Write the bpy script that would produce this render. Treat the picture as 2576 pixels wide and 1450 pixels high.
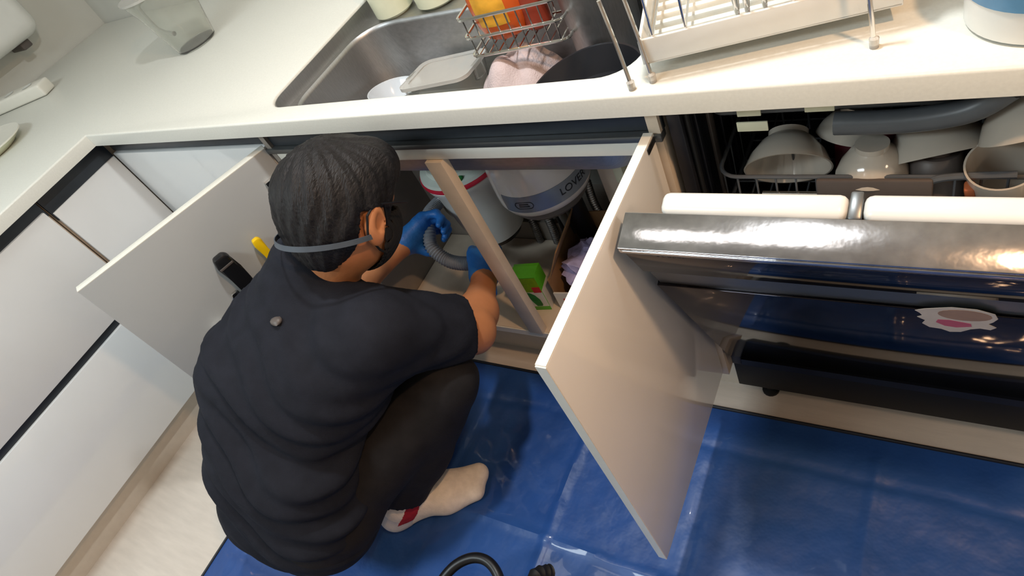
import bpy, bmesh, math, random
import numpy as np
from mathutils import Vector, Matrix, Euler, noise
random.seed(7)
for o in list(bpy.data.objects): bpy.data.objects.remove(o)
SC = bpy.context.scene
COL = SC.collection

# ------------------------------------------------------------------ camera, world, lights, exposure
cam = bpy.data.cameras.new('camera'); cam.sensor_width = 36; cam.lens = 1643.38 / 2576 * 36; cam.clip_start = .02
co = bpy.data.objects.new('camera', cam); COL.objects.link(co)
co.location = (1.92660, -.69467, 1.35831); co.rotation_euler = (.7432, .3882, .4541)
SC.camera = co
SC.view_settings.view_transform = 'Standard'; SC.view_settings.look = 'None'
SC.view_settings.gamma = 1; SC.view_settings.use_curve_mapping = False
SC.view_settings.exposure = .0
w = bpy.data.worlds.new('room_air'); SC.world = w; w.use_nodes = True
w.node_tree.nodes['Background'].inputs[0].default_value = (.92, .97, 1, 1)
w.node_tree.nodes['Background'].inputs[1].default_value = .19

def lamp(name, loc, power, color, size, shape='DISK', size_y=None, rot=(0, 0, 0)):
    l = bpy.data.lights.new(name, 'AREA'); l.energy = power; l.color = color; l.shape = shape; l.size = size
    if size_y: l.size_y = size_y
    o = bpy.data.objects.new(name, l); COL.objects.link(o); o.location = loc; o.rotation_euler = rot
    return o
lamp('sink_downlight_light', (1.43, .05, 2.155), 15, (.97, 1, 1), .10)
lamp('warm_downlight_light', (2.39, -.437, 2.155), 17, (1, .60, .32), .10)
lamp('ceiling_panel_light', (.4, -1.5, 2.14), 27, (.80, .94, 1.0), 1.2, 'RECTANGLE', .35)

lamp('warm_fill_light', (3.5, -.5, 1.75), 9, (1, .68, .45), .35)  # added out of view to warm the right cabinet door and the tarp

# ------------------------------------------------------------------ helpers
def srgb(h):
    h = h.lstrip('#'); v = [int(h[i:i + 2], 16) / 255 for i in (0, 2, 4)]
    return tuple(c / 12.92 if c <= .04045 else ((c + .055) / 1.055) ** 2.4 for c in v) + (1,)

def mat(name, color, rough=.5, metal=0, var=.04, scale=40, bump=0, bscale=200, spec=.5, trans=0, coat=0, ior=1.45, stretch=None, dark=None):
    m = bpy.data.materials.new(name); m.use_nodes = True
    nt = m.node_tree; b = nt.nodes['Principled BSDF']
    tc = nt.nodes.new('ShaderNodeTexCoord'); mp = nt.nodes.new('ShaderNodeMapping')
    nt.links.new(tc.outputs['Object'], mp.inputs[0])
    if stretch: mp.inputs['Scale'].default_value = stretch
    n = nt.nodes.new('ShaderNodeTexNoise'); n.inputs['Scale'].default_value = scale; n.inputs['Detail'].default_value = 4
    nt.links.new(mp.outputs[0], n.inputs['Vector'])
    r = nt.nodes.new('ShaderNodeValToRGB')
    c = srgb(color)
    d = srgb(dark) if dark else tuple(x * (1 - var * 2) for x in c[:3]) + (1,)
    e = c if dark else tuple(min(1, x * (1 + var)) for x in c[:3]) + (1,)
    r.color_ramp.elements[0].position = .3; r.color_ramp.elements[1].position = .7
    r.color_ramp.elements[0].color = d; r.color_ramp.elements[1].color = e
    nt.links.new(n.outputs[0], r.inputs[0]); nt.links.new(r.outputs[0], b.inputs['Base Color'])
    b.inputs['Roughness'].default_value = rough; b.inputs['Metallic'].default_value = metal
    b.inputs['Specular IOR Level'].default_value = spec; b.inputs['IOR'].default_value = ior
    if trans: b.inputs['Transmission Weight'].default_value = trans
    if coat: b.inputs['Coat Weight'].default_value = coat; b.inputs['Coat Roughness'].default_value = .05
    if bump:
        n2 = nt.nodes.new('ShaderNodeTexNoise'); n2.inputs['Scale'].default_value = bscale; n2.inputs['Detail'].default_value = 3
        nt.links.new(mp.outputs[0], n2.inputs['Vector'])
        bp = nt.nodes.new('ShaderNodeBump'); bp.inputs['Strength'].default_value = bump; bp.inputs['Distance'].default_value = .01
        nt.links.new(n2.outputs[0], bp.inputs['Height']); nt.links.new(bp.outputs[0], b.inputs['Normal'])
    return m

M = dict(
    worktop=mat('cream_solid_surface', '#e2e2da', .35, var=.02, scale=220, bump=.02, bscale=300),
    inner=mat('grey_door_back', '#abacab', .32, var=.01, scale=6),
    gloss=mat('white_gloss_lacquer', '#e6e8e8', .10, var=.01, scale=6, coat=.3),
    edge=mat('white_edge_band', '#e6e4da', .3, var=.01),
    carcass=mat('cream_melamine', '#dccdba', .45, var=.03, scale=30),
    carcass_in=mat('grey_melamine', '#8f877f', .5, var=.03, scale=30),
    channel=mat('anthracite_channel', '#3a3f45', .35, var=.04, metal=.3),
    kick=mat('beige_kickboard', '#cfc6ba', .4, var=.02),
    floor=mat('beige_floor_vinyl', '#d2c8bd', .42, var=.04, scale=9, stretch=(1, 6, 1), bump=.03, bscale=60),
    wall=mat('white_wall', '#cfcfc8', .6, var=.02, scale=8),
    ceil=mat('ceiling_paint', '#e4e2dc', .8, var=.01),
    tarp=mat('blue_tarp', '#234b8c', .44, var=.05, scale=14, bump=.30, bscale=22, spec=.5, coat=.4),
    tarp_edge=mat('black_tarp_piping', '#141722', .5),
    steel=mat('brushed_steel', '#b4b4b4', .42, 1, var=.06, scale=60, stretch=(1, 12, 1)),
    steel_top=mat('smudged_steel', '#c4c2c4', .15, 1, var=.10, scale=45, bump=.05, bscale=40),
    chrome=mat('chrome_wire', '#d8d6d2', .12, 1, var=.02),
    black_steel=mat('black_mirror_steel', '#302e32', .06, 1, var=.02, scale=10),
    handle_grey=mat('grey_grip_channel', '#6d7173', .35, .7, var=.03),
    tub=mat('dark_tub', '#25262d', .35, .4, var=.08, scale=20),
    rack=mat('grey_rack_coating', '#575b60', .35, var=.04),
    greyplastic=mat('taupe_grey_plastic', '#59524f', .45, var=.04),
    black=mat('black_plastic', '#131316', .38, var=.1),
    rubber=mat('black_rubber', '#0e0e10', .6, var=.1),
    bowl=mat('shaded_white_ceramic', '#b9b2a7', .12, var=.01, coat=.4),  # white crockery, base colour lowered to hold the shade inside the dishwasher
    china_blue=mat('pale_blue_white_ceramic', '#ccd3da', .15, var=.01, coat=.3),
    orange_print=mat('orange_print', '#b0623c', .3, var=.1),
    shirt=mat('charcoal_cotton', '#1f2129', .85, var=.10, scale=30, bump=.15, bscale=500, spec=.2),
    trousers=mat('black_trouser_cloth', '#232122', .8, var=.12, scale=30, bump=.15, bscale=400, spec=.25),
    skin=mat('tan_skin', '#b9794f', .5, var=.06, scale=18, bump=.04, bscale=150),
    hair=mat('black_hair', '#1a181a', .55, var=.25, scale=50, stretch=(5, 1, 1), bump=.35, bscale=110, spec=.4),
    glove=mat('blue_nitrile_glove', '#2468b4', .45, var=.06, bump=.12, bscale=160),
    sock=mat('off_white_sock', '#efe3d6', .9, var=.05, scale=60, bump=.25, bscale=500, spec=.1),
    sock_heel=mat('pale_grey_sock', '#cfccd0', .9, var=.04, bump=.25, bscale=500, spec=.1),
    red_knit=mat('red_knit', '#a51f2f', .9, var=.1, scale=80),
    strap=mat('grey_elastic', '#4b535d', .4, var=.05),
    mask=mat('black_mask', '#17171a', .8),
    hose=mat('grey_corrugated_plastic', '#767b82', .32, var=.05),
    white=mat('white_plastic', '#dfe0dc', .25, var=.01),
    dome=mat('glossy_white_appliance', '#dad2cc', .10, var=.01, coat=.5),
    paleg=mat('pale_green_white_plastic', '#c9d3cc', .3, var=.02),
    red=mat('red_gasket', '#c2203a', .35, var=.04),
    band=mat('slate_band', '#8b919c', .25, .4, var=.03),
    ink=mat('dark_ink', '#20222a', .5),
    pipe=mat('flexible_metal_pipe', '#8d8a88', .35, .9, var=.15, scale=90),
    green=mat('bright_green_card', '#57b32c', .35, var=.04),
    olive=mat('lime_green_card', '#7da612', .4, var=.10, scale=80),
    card=mat('white_card', '#dcdcd8', .5),
    leaf=mat('leaf_green_print', '#1f7a38', .4, var=.2, scale=60),
    redprint=mat('red_print', '#c23038', .4),
    cardboard=mat('brown_cardboard', '#94714f', .8, var=.06),
    bag=mat('lilac_plastic_film', '#b9b3e0', .2, var=.12, scale=30, bump=.3, bscale=80),
    yellow=mat('yellow_plastic', '#e8bd10', .35, var=.03),
    blade=mat('knife_steel', '#c9c9c9', .18, 1),
    orange=mat('orange_detergent', '#e2672c', .18, var=.04, coat=.3),
    labelyel=mat('yellow_label', '#f0b23c', .35, var=.12, scale=40),
    cap=mat('red_cap', '#b23c22', .35),
    ivory=mat('ivory_plastic', '#dedfc4', .25, var=.02),
    pan=mat('black_nonstick', '#1c1d22', .4, var=.06),
    cloth_pink=mat('pale_pink_cloth', '#c6b6b6', .9, var=.10, scale=25, bump=.3, bscale=300, spec=.1),
    pink=mat('pink_lid', '#c98f92', .3),
    bluep=mat('blue_print', '#5b8fb5', .3, var=.06),
    clear=mat('clear_plastic', '#f1f2ee', .06, var=.01, trans=.92, ior=1.25),
    film=mat('clear_lid_plastic', '#e6e4df', .12, var=.01, trans=.55, ior=1.2),
    sticker=mat('cream_sticker', '#e3d3c2', .4),
    sticker_head=mat('tan_sticker_print', '#b28d74', .4, var=.10, scale=25),
    sticker_pink=mat('pink_sticker_print', '#cf5f74', .4),
    tool_grey=mat('tool_grey_print', '#a8a5a6', .4),
    glow=None)
gm = bpy.data.materials.new('lamp_diffuser'); gm.use_nodes = True
gm.node_tree.nodes['Principled BSDF'].inputs['Emission Color'].default_value = (1, .96, .9, 1)
gm.node_tree.nodes['Principled BSDF'].inputs['Emission Strength'].default_value = 3.2
M['glow'] = gm

class MB:
    def __init__(s): s.bm = bmesh.new()
    def box(s, x0, x1, y0, y1, z0, z1, bev=0, seg=2, mtx=None):
        t = bmesh.new(); bmesh.ops.create_cube(t, size=1)
        for v in t.verts:
            v.co = Vector(((x0 + x1) / 2 + v.co.x * (x1 - x0), (y0 + y1) / 2 + v.co.y * (y1 - y0), (z0 + z1) / 2 + v.co.z * (z1 - z0)))
        if bev: bmesh.ops.bevel(t, geom=t.edges[:], offset=bev, segments=seg, affect='EDGES', profile=.5)
        return s.add(t, mtx)
    def add(s, t, mtx=None):
        if mtx is not None: bmesh.ops.transform(t, matrix=mtx, verts=t.verts)
        me = bpy.data.meshes.new('tmp'); t.to_mesh(me); t.free(); s.bm.from_mesh(me); bpy.data.meshes.remove(me); return s
    def raw(s, vs, fs, mtx=None):
        b = [s.bm.verts.new((mtx @ Vector(v)) if mtx is not None else v) for v in vs]
        for f in fs:
            try: s.bm.faces.new([b[i] for i in f])
            except ValueError: pass
        return s
    def lathe(s, prof, n=40, mtx=None, cap=True):
        vs, fs = [], []
        for r, z in prof:
            for i in range(n):
                a = 2 * math.pi * i / n; vs.append((r * math.cos(a), r * math.sin(a), z))
        for k in range(len(prof) - 1):
            for i in range(n):
                j = (i + 1) % n; fs.append((k * n + i, k * n + j, (k + 1) * n + j, (k + 1) * n + i))
        if cap:
            fs.append(tuple(reversed(range(n)))); fs.append(tuple((len(prof) - 1) * n + i for i in range(n)))
        return s.raw(vs, fs, mtx)
    def tube(s, pts, r, n=10, closed=False, radii=None, mtx=None):
        P = [Vector(p) for p in pts]; m = len(P); vs, fs = [], []
        up = None
        for k in range(m):
            if closed: t = P[(k + 1) % m] - P[k - 1]
            else: t = P[min(k + 1, m - 1)] - P[max(k - 1, 0)]
            t.normalize()
            if up is None:
                up = Vector((0, 0, 1)) if abs(t.z) < .9 else Vector((1, 0, 0))
            a = (up - t * up.dot(t)).normalized(); b = t.cross(a); up = a
            rr = radii[k] if radii else r
            for i in range(n):
                g = 2 * math.pi * i / n; vs.append(P[k] + (a * math.cos(g) + b * math.sin(g)) * rr)
        q = m if closed else m - 1
        for k in range(q):
            for i in range(n):
                j = (i + 1) % n; k2 = (k + 1) % m
                fs.append((k * n + i, k * n + j, k2 * n + j, k2 * n + i))
        if not closed:
            fs.append(tuple(reversed(range(n)))); fs.append(tuple((m - 1) * n + i for i in range(n)))
        return s.raw(vs, fs, mtx)
    def prism(s, outline, d0, d1, mtx=None, hole=None):
        """outline in xy, extruded from z=d0 to z=d1; optional hole with the same point count"""
        n = len(outline)
        if hole is None:
            vs = [(x, y, d0) for x, y in outline] + [(x, y, d1) for x, y in outline]
            fs = [tuple(reversed(range(n))), tuple(range(n, 2 * n))] + [(i, (i + 1) % n, n + (i + 1) % n, n + i) for i in range(n)]
            return s.raw(vs, fs, mtx)
        t = bmesh.new(); ed = []
        for lp in (outline, hole):
            vv = [t.verts.new((x, y, d0)) for x, y in lp]
            ed += [t.edges.new((vv[i], vv[(i + 1) % len(vv)])) for i in range(len(vv))]
        bmesh.ops.triangle_fill(t, use_beauty=True, edges=ed)
        g = bmesh.ops.extrude_face_region(t, geom=t.faces[:])
        for v in g['geom']:
            if isinstance(v, bmesh.types.BMVert): v.co.z = d1
        bmesh.ops.recalc_face_normals(t, faces=t.faces[:])
        return s.add(t, mtx)
    def mesh(s, name, root=None):
        bmesh.ops.recalc_face_normals(s.bm, faces=s.bm.faces[:])
        if root is not None: bmesh.ops.translate(s.bm, vec=-Vector(root), verts=s.bm.verts)
        me = bpy.data.meshes.new(name); s.bm.to_mesh(me); s.bm.free()
        for p in me.polygons: p.use_smooth = True
        me.set_sharp_from_angle(angle=math.radians(38))
        return me

def rootloc(o):
    while o.parent: o = o.parent
    return o.location.copy()
def props(o, label=None, cat=None, group=None, kind=None):
    for k, v in (('label', label), ('category', cat), ('group', group), ('kind', kind)):
        if v: o[k] = v
    return o
def part(name, mb, m, parent, label=None):
    me = mb if isinstance(mb, bpy.types.Mesh) else mb.mesh(name, rootloc(parent))
    me.materials.append(m)
    o = bpy.data.objects.new(name, me); COL.objects.link(o); o.parent = parent
    if label: o['label'] = label
    return o
def thing(name, label, cat, loc=(0, 0, 0), group=None):
    o = bpy.data.objects.new(name, None); COL.objects.link(o); o.location = loc; o.empty_display_size = .05
    return props(o, label, cat, group)
def solo(name, mb, m, label=None, cat=None, loc=(0, 0, 0), group=None, kind=None):
    me = mb if isinstance(mb, bpy.types.Mesh) else mb.mesh(name, loc)
    me.materials.append(m)
    o = bpy.data.objects.new(name, me); COL.objects.link(o); o.location = loc
    return props(o, label, cat, group, kind)
def struct(name, mb, m): return solo(name, mb, m, kind='structure')
def kids(o): return [c for c in bpy.data.objects if c.parent == o]
def dup(root, loc, rot=None, label=None, group=None):
    r = root.copy(); COL.objects.link(r); r.location = loc
    if rot is not None: r.rotation_euler = rot
    if label: r['label'] = label
    if group: r['group'] = group
    for c in kids(root):
        k = c.copy(); COL.objects.link(k); k.parent = r
        for g in kids(c):
            d = g.copy(); COL.objects.link(d); d.parent = k
    return r
def rrect(x0, x1, y0, y1, r, n=8):
    pts = []
    for cx, cy, a0 in ((x1 - r, y1 - r, 0), (x0 + r, y1 - r, 90), (x0 + r, y0 + r, 180), (x1 - r, y0 + r, 270)):
        for i in range(n + 1):
            a = math.radians(a0 + 90 * i / n); pts.append((cx + r * math.cos(a), cy + r * math.sin(a)))
    return pts
def spline(P, n=8):
    P = [Vector(p) for p in P]; out = []
    for i in range(len(P) - 1):
        p0, p1, p2, p3 = P[max(i - 1, 0)], P[i], P[i + 1], P[min(i + 2, len(P) - 1)]
        for k in range(n):
            t = k / n
            out.append(.5 * ((2 * p1) + (p2 - p0) * t + (2 * p0 - 5 * p1 + 4 * p2 - p3) * t * t + (3 * p1 - p0 - 3 * p2 + p3) * t ** 3))
    return out + [P[-1]]
def text_mesh(body, size, depth=.0004):
    cu = bpy.data.curves.new('text', 'FONT'); cu.body = body; cu.size = size; cu.extrude = depth; cu.align_x = 'CENTER'; cu.align_y = 'CENTER'
    o = bpy.data.objects.new('text', cu); COL.objects.link(o)
    me = bpy.data.meshes.new_from_object(o.evaluated_get(bpy.context.evaluated_depsgraph_get()))
    bpy.data.objects.remove(o); return me

# ------------------------------------------------------------------ room
H, T, A = .86, .036, .027           # worktop height, worktop thickness, front set-back
ZT, ZB = .7745, .115                # top and bottom of the fronts
XW, YW = -.95, .73                  # left and back wall
X1, Y0, ZC = 4.0, -3.2, 2.18
struct('floor', MB().box(XW - .1, X1 + .1, Y0 - .1, YW + .1, -.06, 0), M['floor'])
struct('ceiling', MB().box(XW - .1, X1 + .1, Y0 - .1, YW + .1, ZC, ZC + .06), M['ceil'])
struct('wall_left', MB().box(XW - .1, XW, Y0 - .1, YW + .1, 0, ZC), M['wall'])
struct('wall_back', MB().box(XW, X1, YW, YW + .1, 0, ZC), M['wall'])
struct('wall_right', MB().box(X1, X1 + .1, Y0 - .1, YW + .1, 0, ZC), M['wall'])
struct('wall_front', MB().box(XW, X1, Y0 - .1, Y0, 0, ZC), M['wall'])
for (x, y, r, lab) in ((1.43, .05, .06, 'round recessed ceiling spotlight above the sink front'), (2.39, -.437, .06, 'round recessed warm ceiling spotlight right of the dishwasher')):
    t = thing('ceiling_spotlight', lab, 'light', (x, y, ZC))
    part('trim_ring', MB().lathe([(r + .025, ZC - .006), (r + .025, ZC + .002), (r, ZC + .002), (r, ZC - .006)], 32, Matrix.Translation((x, y, 0)), cap=False), M['white'], t)
    part('diffuser', MB().lathe([(r, ZC - .004), (r, ZC - .001)], 32, Matrix.Translation((x, y, 0))), M['glow'], t)
t = thing('ceiling_panel_lamp', 'short white ceiling lamp in front of the sink wall', 'light', (1.0, -.2, ZC))
part('frame', MB().box(.43, 1.58, -.37, -.03, ZC - .03, ZC, .006), M['white'], t)
part('diffuser', MB().box(.45, 1.56, -.35, -.05, ZC - .034, ZC - .029), M['glow'], t)
t = thing('warm_fill_lamp', 'added warm fill lamp hanging unseen at the far right of the room', 'light', (3.5, -.5, ZC))  # made-up fixture for the added warm fill
part('shade', MB().lathe([(.03, 1.93), (.12, 1.90), (.21, 1.80), (.22, 1.765), (.215, 1.765), (.115, 1.89), (.03, 1.92)], 40, Matrix.Translation((3.5, -.5, 0)), cap=False), M['white'], t)
part('cable', MB().tube([(3.5, -.5, 1.92), (3.5, -.5, ZC)], .004, 8), M['white'], t)
part('bulb', MB().lathe([(.002, 1.79), (.03, 1.80), (.035, 1.83), (.02, 1.87), (.012, 1.915)], 24, Matrix.Translation((3.5, -.5, 0))), M['glow'], t)
t = thing('ceiling_panel_lamp', 'long rectangular white ceiling lamp over the kitchen floor', 'light', (.4, -1.5, ZC))
part('frame', MB().box(-.23, 1.03, -1.70, -1.30, ZC - .03, ZC, .006), M['white'], t)
part('diffuser', MB().box(-.21, 1.01, -1.68, -1.32, ZC - .034, ZC - .029), M['glow'], t)

# ------------------------------------------------------------------ worktop and sink
SX0, SX1, SY0, SY1 = .712, 1.535, .05, .53
hole = rrect(SX0, SX1, SY0, SY1, .055, 8)
outl = [(0, 0), (2.9, 0), (2.9, YW - .002), (XW + .002, YW - .002), (XW + .002, -2.4), (0, -2.4)]
wt = MB().prism(outl, H - T, H, hole=hole)
bmesh.ops.remove_doubles(wt.bm, verts=wt.bm.verts, dist=1e-5)
ed = [e for e in wt.bm.edges if len(e.link_faces) == 2 and e.calc_face_angle(0) > 1 and all(v.co.z > H - .001 for v in e.verts)]
bmesh.ops.bevel(wt.bm, geom=ed, offset=.005, segments=3, affect='EDGES', profile=.5)
solo('worktop', wt, M['worktop'], 'cream speckled stone worktop running in an L around the sink', 'worktop')

sk = thing('kitchen_sink', 'large stainless steel undermount sink let into the cream worktop', 'sink', (1.12, .24, H - T - .005))
zf = H - T - .001
bz = .635
B0, B1 = (.728, 1.519, .062, .405), (.745, 1.502, .079, .388)
flo = rrect(SX0 - .02, SX1 + .02, SY0 - .02, SY1 + .02, .06, 8)
part('flange', MB().prism(flo, zf - .003, zf, hole=rrect(*B0, .085, 8)), M['steel'], sk)
part('rim_lip', MB().prism(rrect(SX0 + .0002, SX1 - .0002, SY0 + .0002, SY1 - .0002, .0548, 8), zf - .002, H - .006, hole=rrect(SX0 + .0022, SX1 - .0022, SY0 + .0022, SY1 - .0022, .0528, 8)), M['steel'], sk)
mb = MB()
loops = [(B0, .085, zf + .0005), (B0, .085, zf - .012), (B1, .08, bz + .035), ((.757, 1.490, .091, .376), .07, bz + .01), ((.785, 1.462, .119, .348), .05, bz)]
vs, fs = [], []
N = 36
for (b, r, z) in loops: vs += [(x, y, z) for x, y in rrect(*b, r, 8)]
for k in range(len(loops) - 1):
    for i in range(N): fs.append((k * N + i, k * N + (i + 1) % N, (k + 1) * N + (i + 1) % N, (k + 1) * N + i))
fs.append(tuple((len(loops) - 1) * N + i for i in range(N)))
mb.raw(vs, fs)
basin = part('basin', mb, M['steel'], sk)
md = basin.modifiers.new('wall', 'SOLIDIFY'); md.thickness = .0015; md.offset = -1
for x in (.91, 1.135):
    part('drain_ring', MB().lathe([(.045, bz + .001), (.05, bz + .004), (.035, bz + .004), (.03, bz - .004)], 32, Matrix.Translation((x, .255, 0))), M['chrome'], sk)

# ------------------------------------------------------------------ cabinets, left run
def handle_channel(parent, x0, x1, y0, y1, z0, z1):
    return part('finger_channel', MB().box(x0, x1, y0, y1, z0, z1, .002), M['channel'], parent)
c = thing('base_cabinet', 'narrow white gloss cabinet in the inner corner of the left run', 'cabinet', (-.3, -.09, 0))
part('body', MB().box(-.60, -A - .019, -.203, A + .30, ZB, H - T - .002), M['carcass'], c)
part('door', MB().box(-A - .018, -A, -.200, A - .002, ZB, ZT - .006, .0015), M['gloss'], c)
handle_channel(c, -A - .016, -A - .006, -.203, A + .0, ZT - .030, H - T - .004)
part('kickboard', MB().box(-A - .068, -A - .05, -.203, A + .05, 0, ZB - .003), M['kick'], c)
c = thing('drawer_cabinet', 'wide white gloss cabinet with two deep drawers beside the corner', 'cabinet', (-.3, -.66, 0))
part('body', MB().box(-.60, -A - .019, -1.11, -.207, ZB, H - T - .002), M['carcass'], c)
DZ = .449
for (z0, z1) in ((DZ + .012, ZT + .012), (ZB, DZ - .012)):
    part('drawer_front', MB().box(-A - .018, -A + .001, -1.105, -.214, z0, z1, .0015), M['gloss'], c)
part('finger_channel', MB().box(-A - .019, -A - .010, -1.105, -.207, DZ - .018, DZ + .018), M['channel'], c)
handle_channel(c, -A - .019, -A - .010, -1.105, -.207, ZT - .005, H - T - .004)
part('kickboard', MB().box(-A - .068, -A - .05, -1.11, -.207, 0, ZB - .003), M['kick'], c)
c = thing('base_cabinet', 'white gloss cabinet past the drawers at the left picture edge', 'cabinet', (-.3, -1.7, 0))
part('body', MB().box(-.60, -A - .019, -2.38, -1.115, ZB, H - T - .002), M['carcass'], c)
part('door', MB().box(-A - .018, -A, -1.74, -1.118, ZB, ZT, .0015), M['gloss'], c)
part('door', MB().box(-A - .018, -A, -2.38, -1.745, ZB, ZT, .0015), M['gloss'], c)
handle_channel(c, -A - .019, -A - .010, -2.38, -1.115, ZT + .003, H - T - .004)
part('kickboard', MB().box(-A - .068, -A - .05, -2.38, -1.115, 0, ZB - .003), M['kick'], c)
c = thing('corner_cabinet', 'white gloss corner panel behind the open knife door', 'cabinet', (.3, .2, 0))
part('body', MB().box(-A + .002, .648, A + .02, .60, ZB, H - T - .002), M['carcass'], c)
part('front_panel', MB().box(-A + .001, .645, A, A + .018, ZB, ZT, .0015), M['gloss'], c)
handle_channel(c, -A + .001, .648, A + .008, A + .017, ZT + .003, H - T - .004)
part('kickboard', MB().box(-A + .002, .648, A + .05, A + .068, 0, ZB - .003), M['kick'], c)

# ------------------------------------------------------------------ sink cabinet with its two open doors
CZ = .1746
c = thing('sink_cabinet', 'open sink cabinet with beige inside and two doors swung out', 'cabinet', (1.1, .2, 0))
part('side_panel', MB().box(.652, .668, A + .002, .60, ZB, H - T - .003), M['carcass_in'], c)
part('side_panel', MB().box(1.548, 1.566, A + .002, .60, ZB, H - T - .003), M['carcass'], c)
part('bottom_board', MB().box(.669, 1.547, A + .002, .325, CZ - .018, CZ, .001), M['carcass'], c)
part('bottom_rail', MB().box(.669, 1.547, A - .002, A + .0015, CZ - .02, CZ - .001), M['edge'], c)
part('top_rail', MB().box(.669, 1.547, A + .002, A + .020, ZT - .046, ZT - .018, .001), M['edge'], c)
part('finger_channel', MB().box(.650, 1.568, A + .010, A + .018, ZT - .004, H - T - .004), M['channel'], c)
part('channel_lip', MB().box(.650, 1.568, A - .004, A + .016, ZT - .017, ZT - .005, .002), M['handle_grey'], c)
part('stile', MB().box(1.091, 1.131, A - .006, A + .016, CZ, ZT - .047, .001), M['carcass'], c)
part('kickboard', MB().box(.650, 1.568, A + .05, A + .068, 0, ZB - .003), M['kick'], c)
# back board with a rounded service opening
bk = MB().prism([(.669, CZ - .018), (1.547, CZ - .018), (1.547, .62), (.669, .62)], -.345, -.328,
                Matrix(((1, 0, 0, 0), (0, 0, -1, 0), (0, 1, 0, 0), (0, 0, 0, 1))), hole=rrect(.70, 1.240, .24, .60, .035, 8))
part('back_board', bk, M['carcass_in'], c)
def leaf(pa, pb, th, z0, z1, edge_side):
    """door slab from hinge pa to free edge pb; th is signed to one side"""
    a, b = Vector(pa + (0,)), Vector(pb + (0,)); d = (b - a); L = d.length; d.normalize()
    n = Vector((-d.y, d.x, 0))
    m = Matrix(((d.x, n.x, 0, a.x), (d.y, n.y, 0, a.y), (0, 0, 1, 0), (0, 0, 0, 1)))
    return L, m
L, m = leaf((.652, .024), (.446, -.411), .018, .12, ZT, 1)
dl = part('door', MB().box(0, L, -.024, 0, .12, ZT, .002, mtx=m), M['inner'], c, 'left door leaf, inner face toward the room')
part('edge_band', MB().box(.0, L, -.0238, -.0002, ZT - .0015, ZT + .001, .0004, mtx=m), M['edge'], dl)
for z in (.25, .66): part('hinge', MB().box(.004, .05, .0, .012, z, z + .055, .002, mtx=m), M['chrome'], dl)
L2, m2 = leaf((1.541, .024), (1.541, -.385), .018, .132, ZT, 1)
dr = part('door', MB().box(.0, L2, 0, .016, .132, ZT, .0012, mtx=m2), M['gloss'], c, 'right door leaf, glossy outer face toward the dishwasher')
part('edge_band', MB().box(.0, L2 - .001, .0005, .0155, ZT - .0005, ZT + .001, mtx=m2), M['edge'], dr)
part('edge_band', MB().box(L2 - .0005, L2 + .001, .0005, .0155, .1335, ZT - .001, mtx=m2), M['edge'], dr)
part('bumper', MB().box(.004, .034, .0162, .0185, ZT - .012, ZT - .002, .0008, mtx=m2), M['black'], dr)
for z in (.25, .62): part('hinge', MB().box(.004, .05, -.012, -.0002, z, z + .055, .002, mtx=m2), M['chrome'], dr)

# ------------------------------------------------------------------ under the sink
def canister():
    t = thing('drain_canister', 'white tapered drain canister with red rim under the sink', 'drain', (.91, .28, .27))
    mx = Matrix.Translation((.91, .28, .010)) @ Matrix.Diagonal((.95, .95, 1, 1))
    part('body', MB().lathe([(.070, .262), (.082, .268), (.085, .29), (.095, .38), (.103, .455), (.113, .470), (.116, .482), (.112, .486)], 48, mx), M['white'], t)
    part('gasket', MB().lathe([(.113, .4865), (.1185, .4865), (.1195, .492), (.1175, .4975), (.112, .4975)], 48, mx), M['red'], t, 'red gasket ring')
    part('lid', MB().lathe([(.116, .498), (.113, .506), (.095, .510), (.090, .522), (.060, .528), (.055, .56), (.045, .57), (.045, .618)], 48, mx), M['paleg'], t)
    part('base_cap', MB().lathe([(.045, .238), (.066, .245), (.070, .261)], 40, mx), M['black'], t)
    part('outlet', MB().tube([(.87, .285, .41), (.835, .295, .40), (.815, .288, .394)], .022, 14), M['hose'], t)
    for a in (2.2, 3.6, 5.3):
        x, y = .91 + .095 * math.cos(a), .28 + .095 * math.sin(a)
        part('clip', MB().box(x - .006, x + .006, y - .006, y + .006, .515, .525, .002), M['leaf'], t)
canister()
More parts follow.
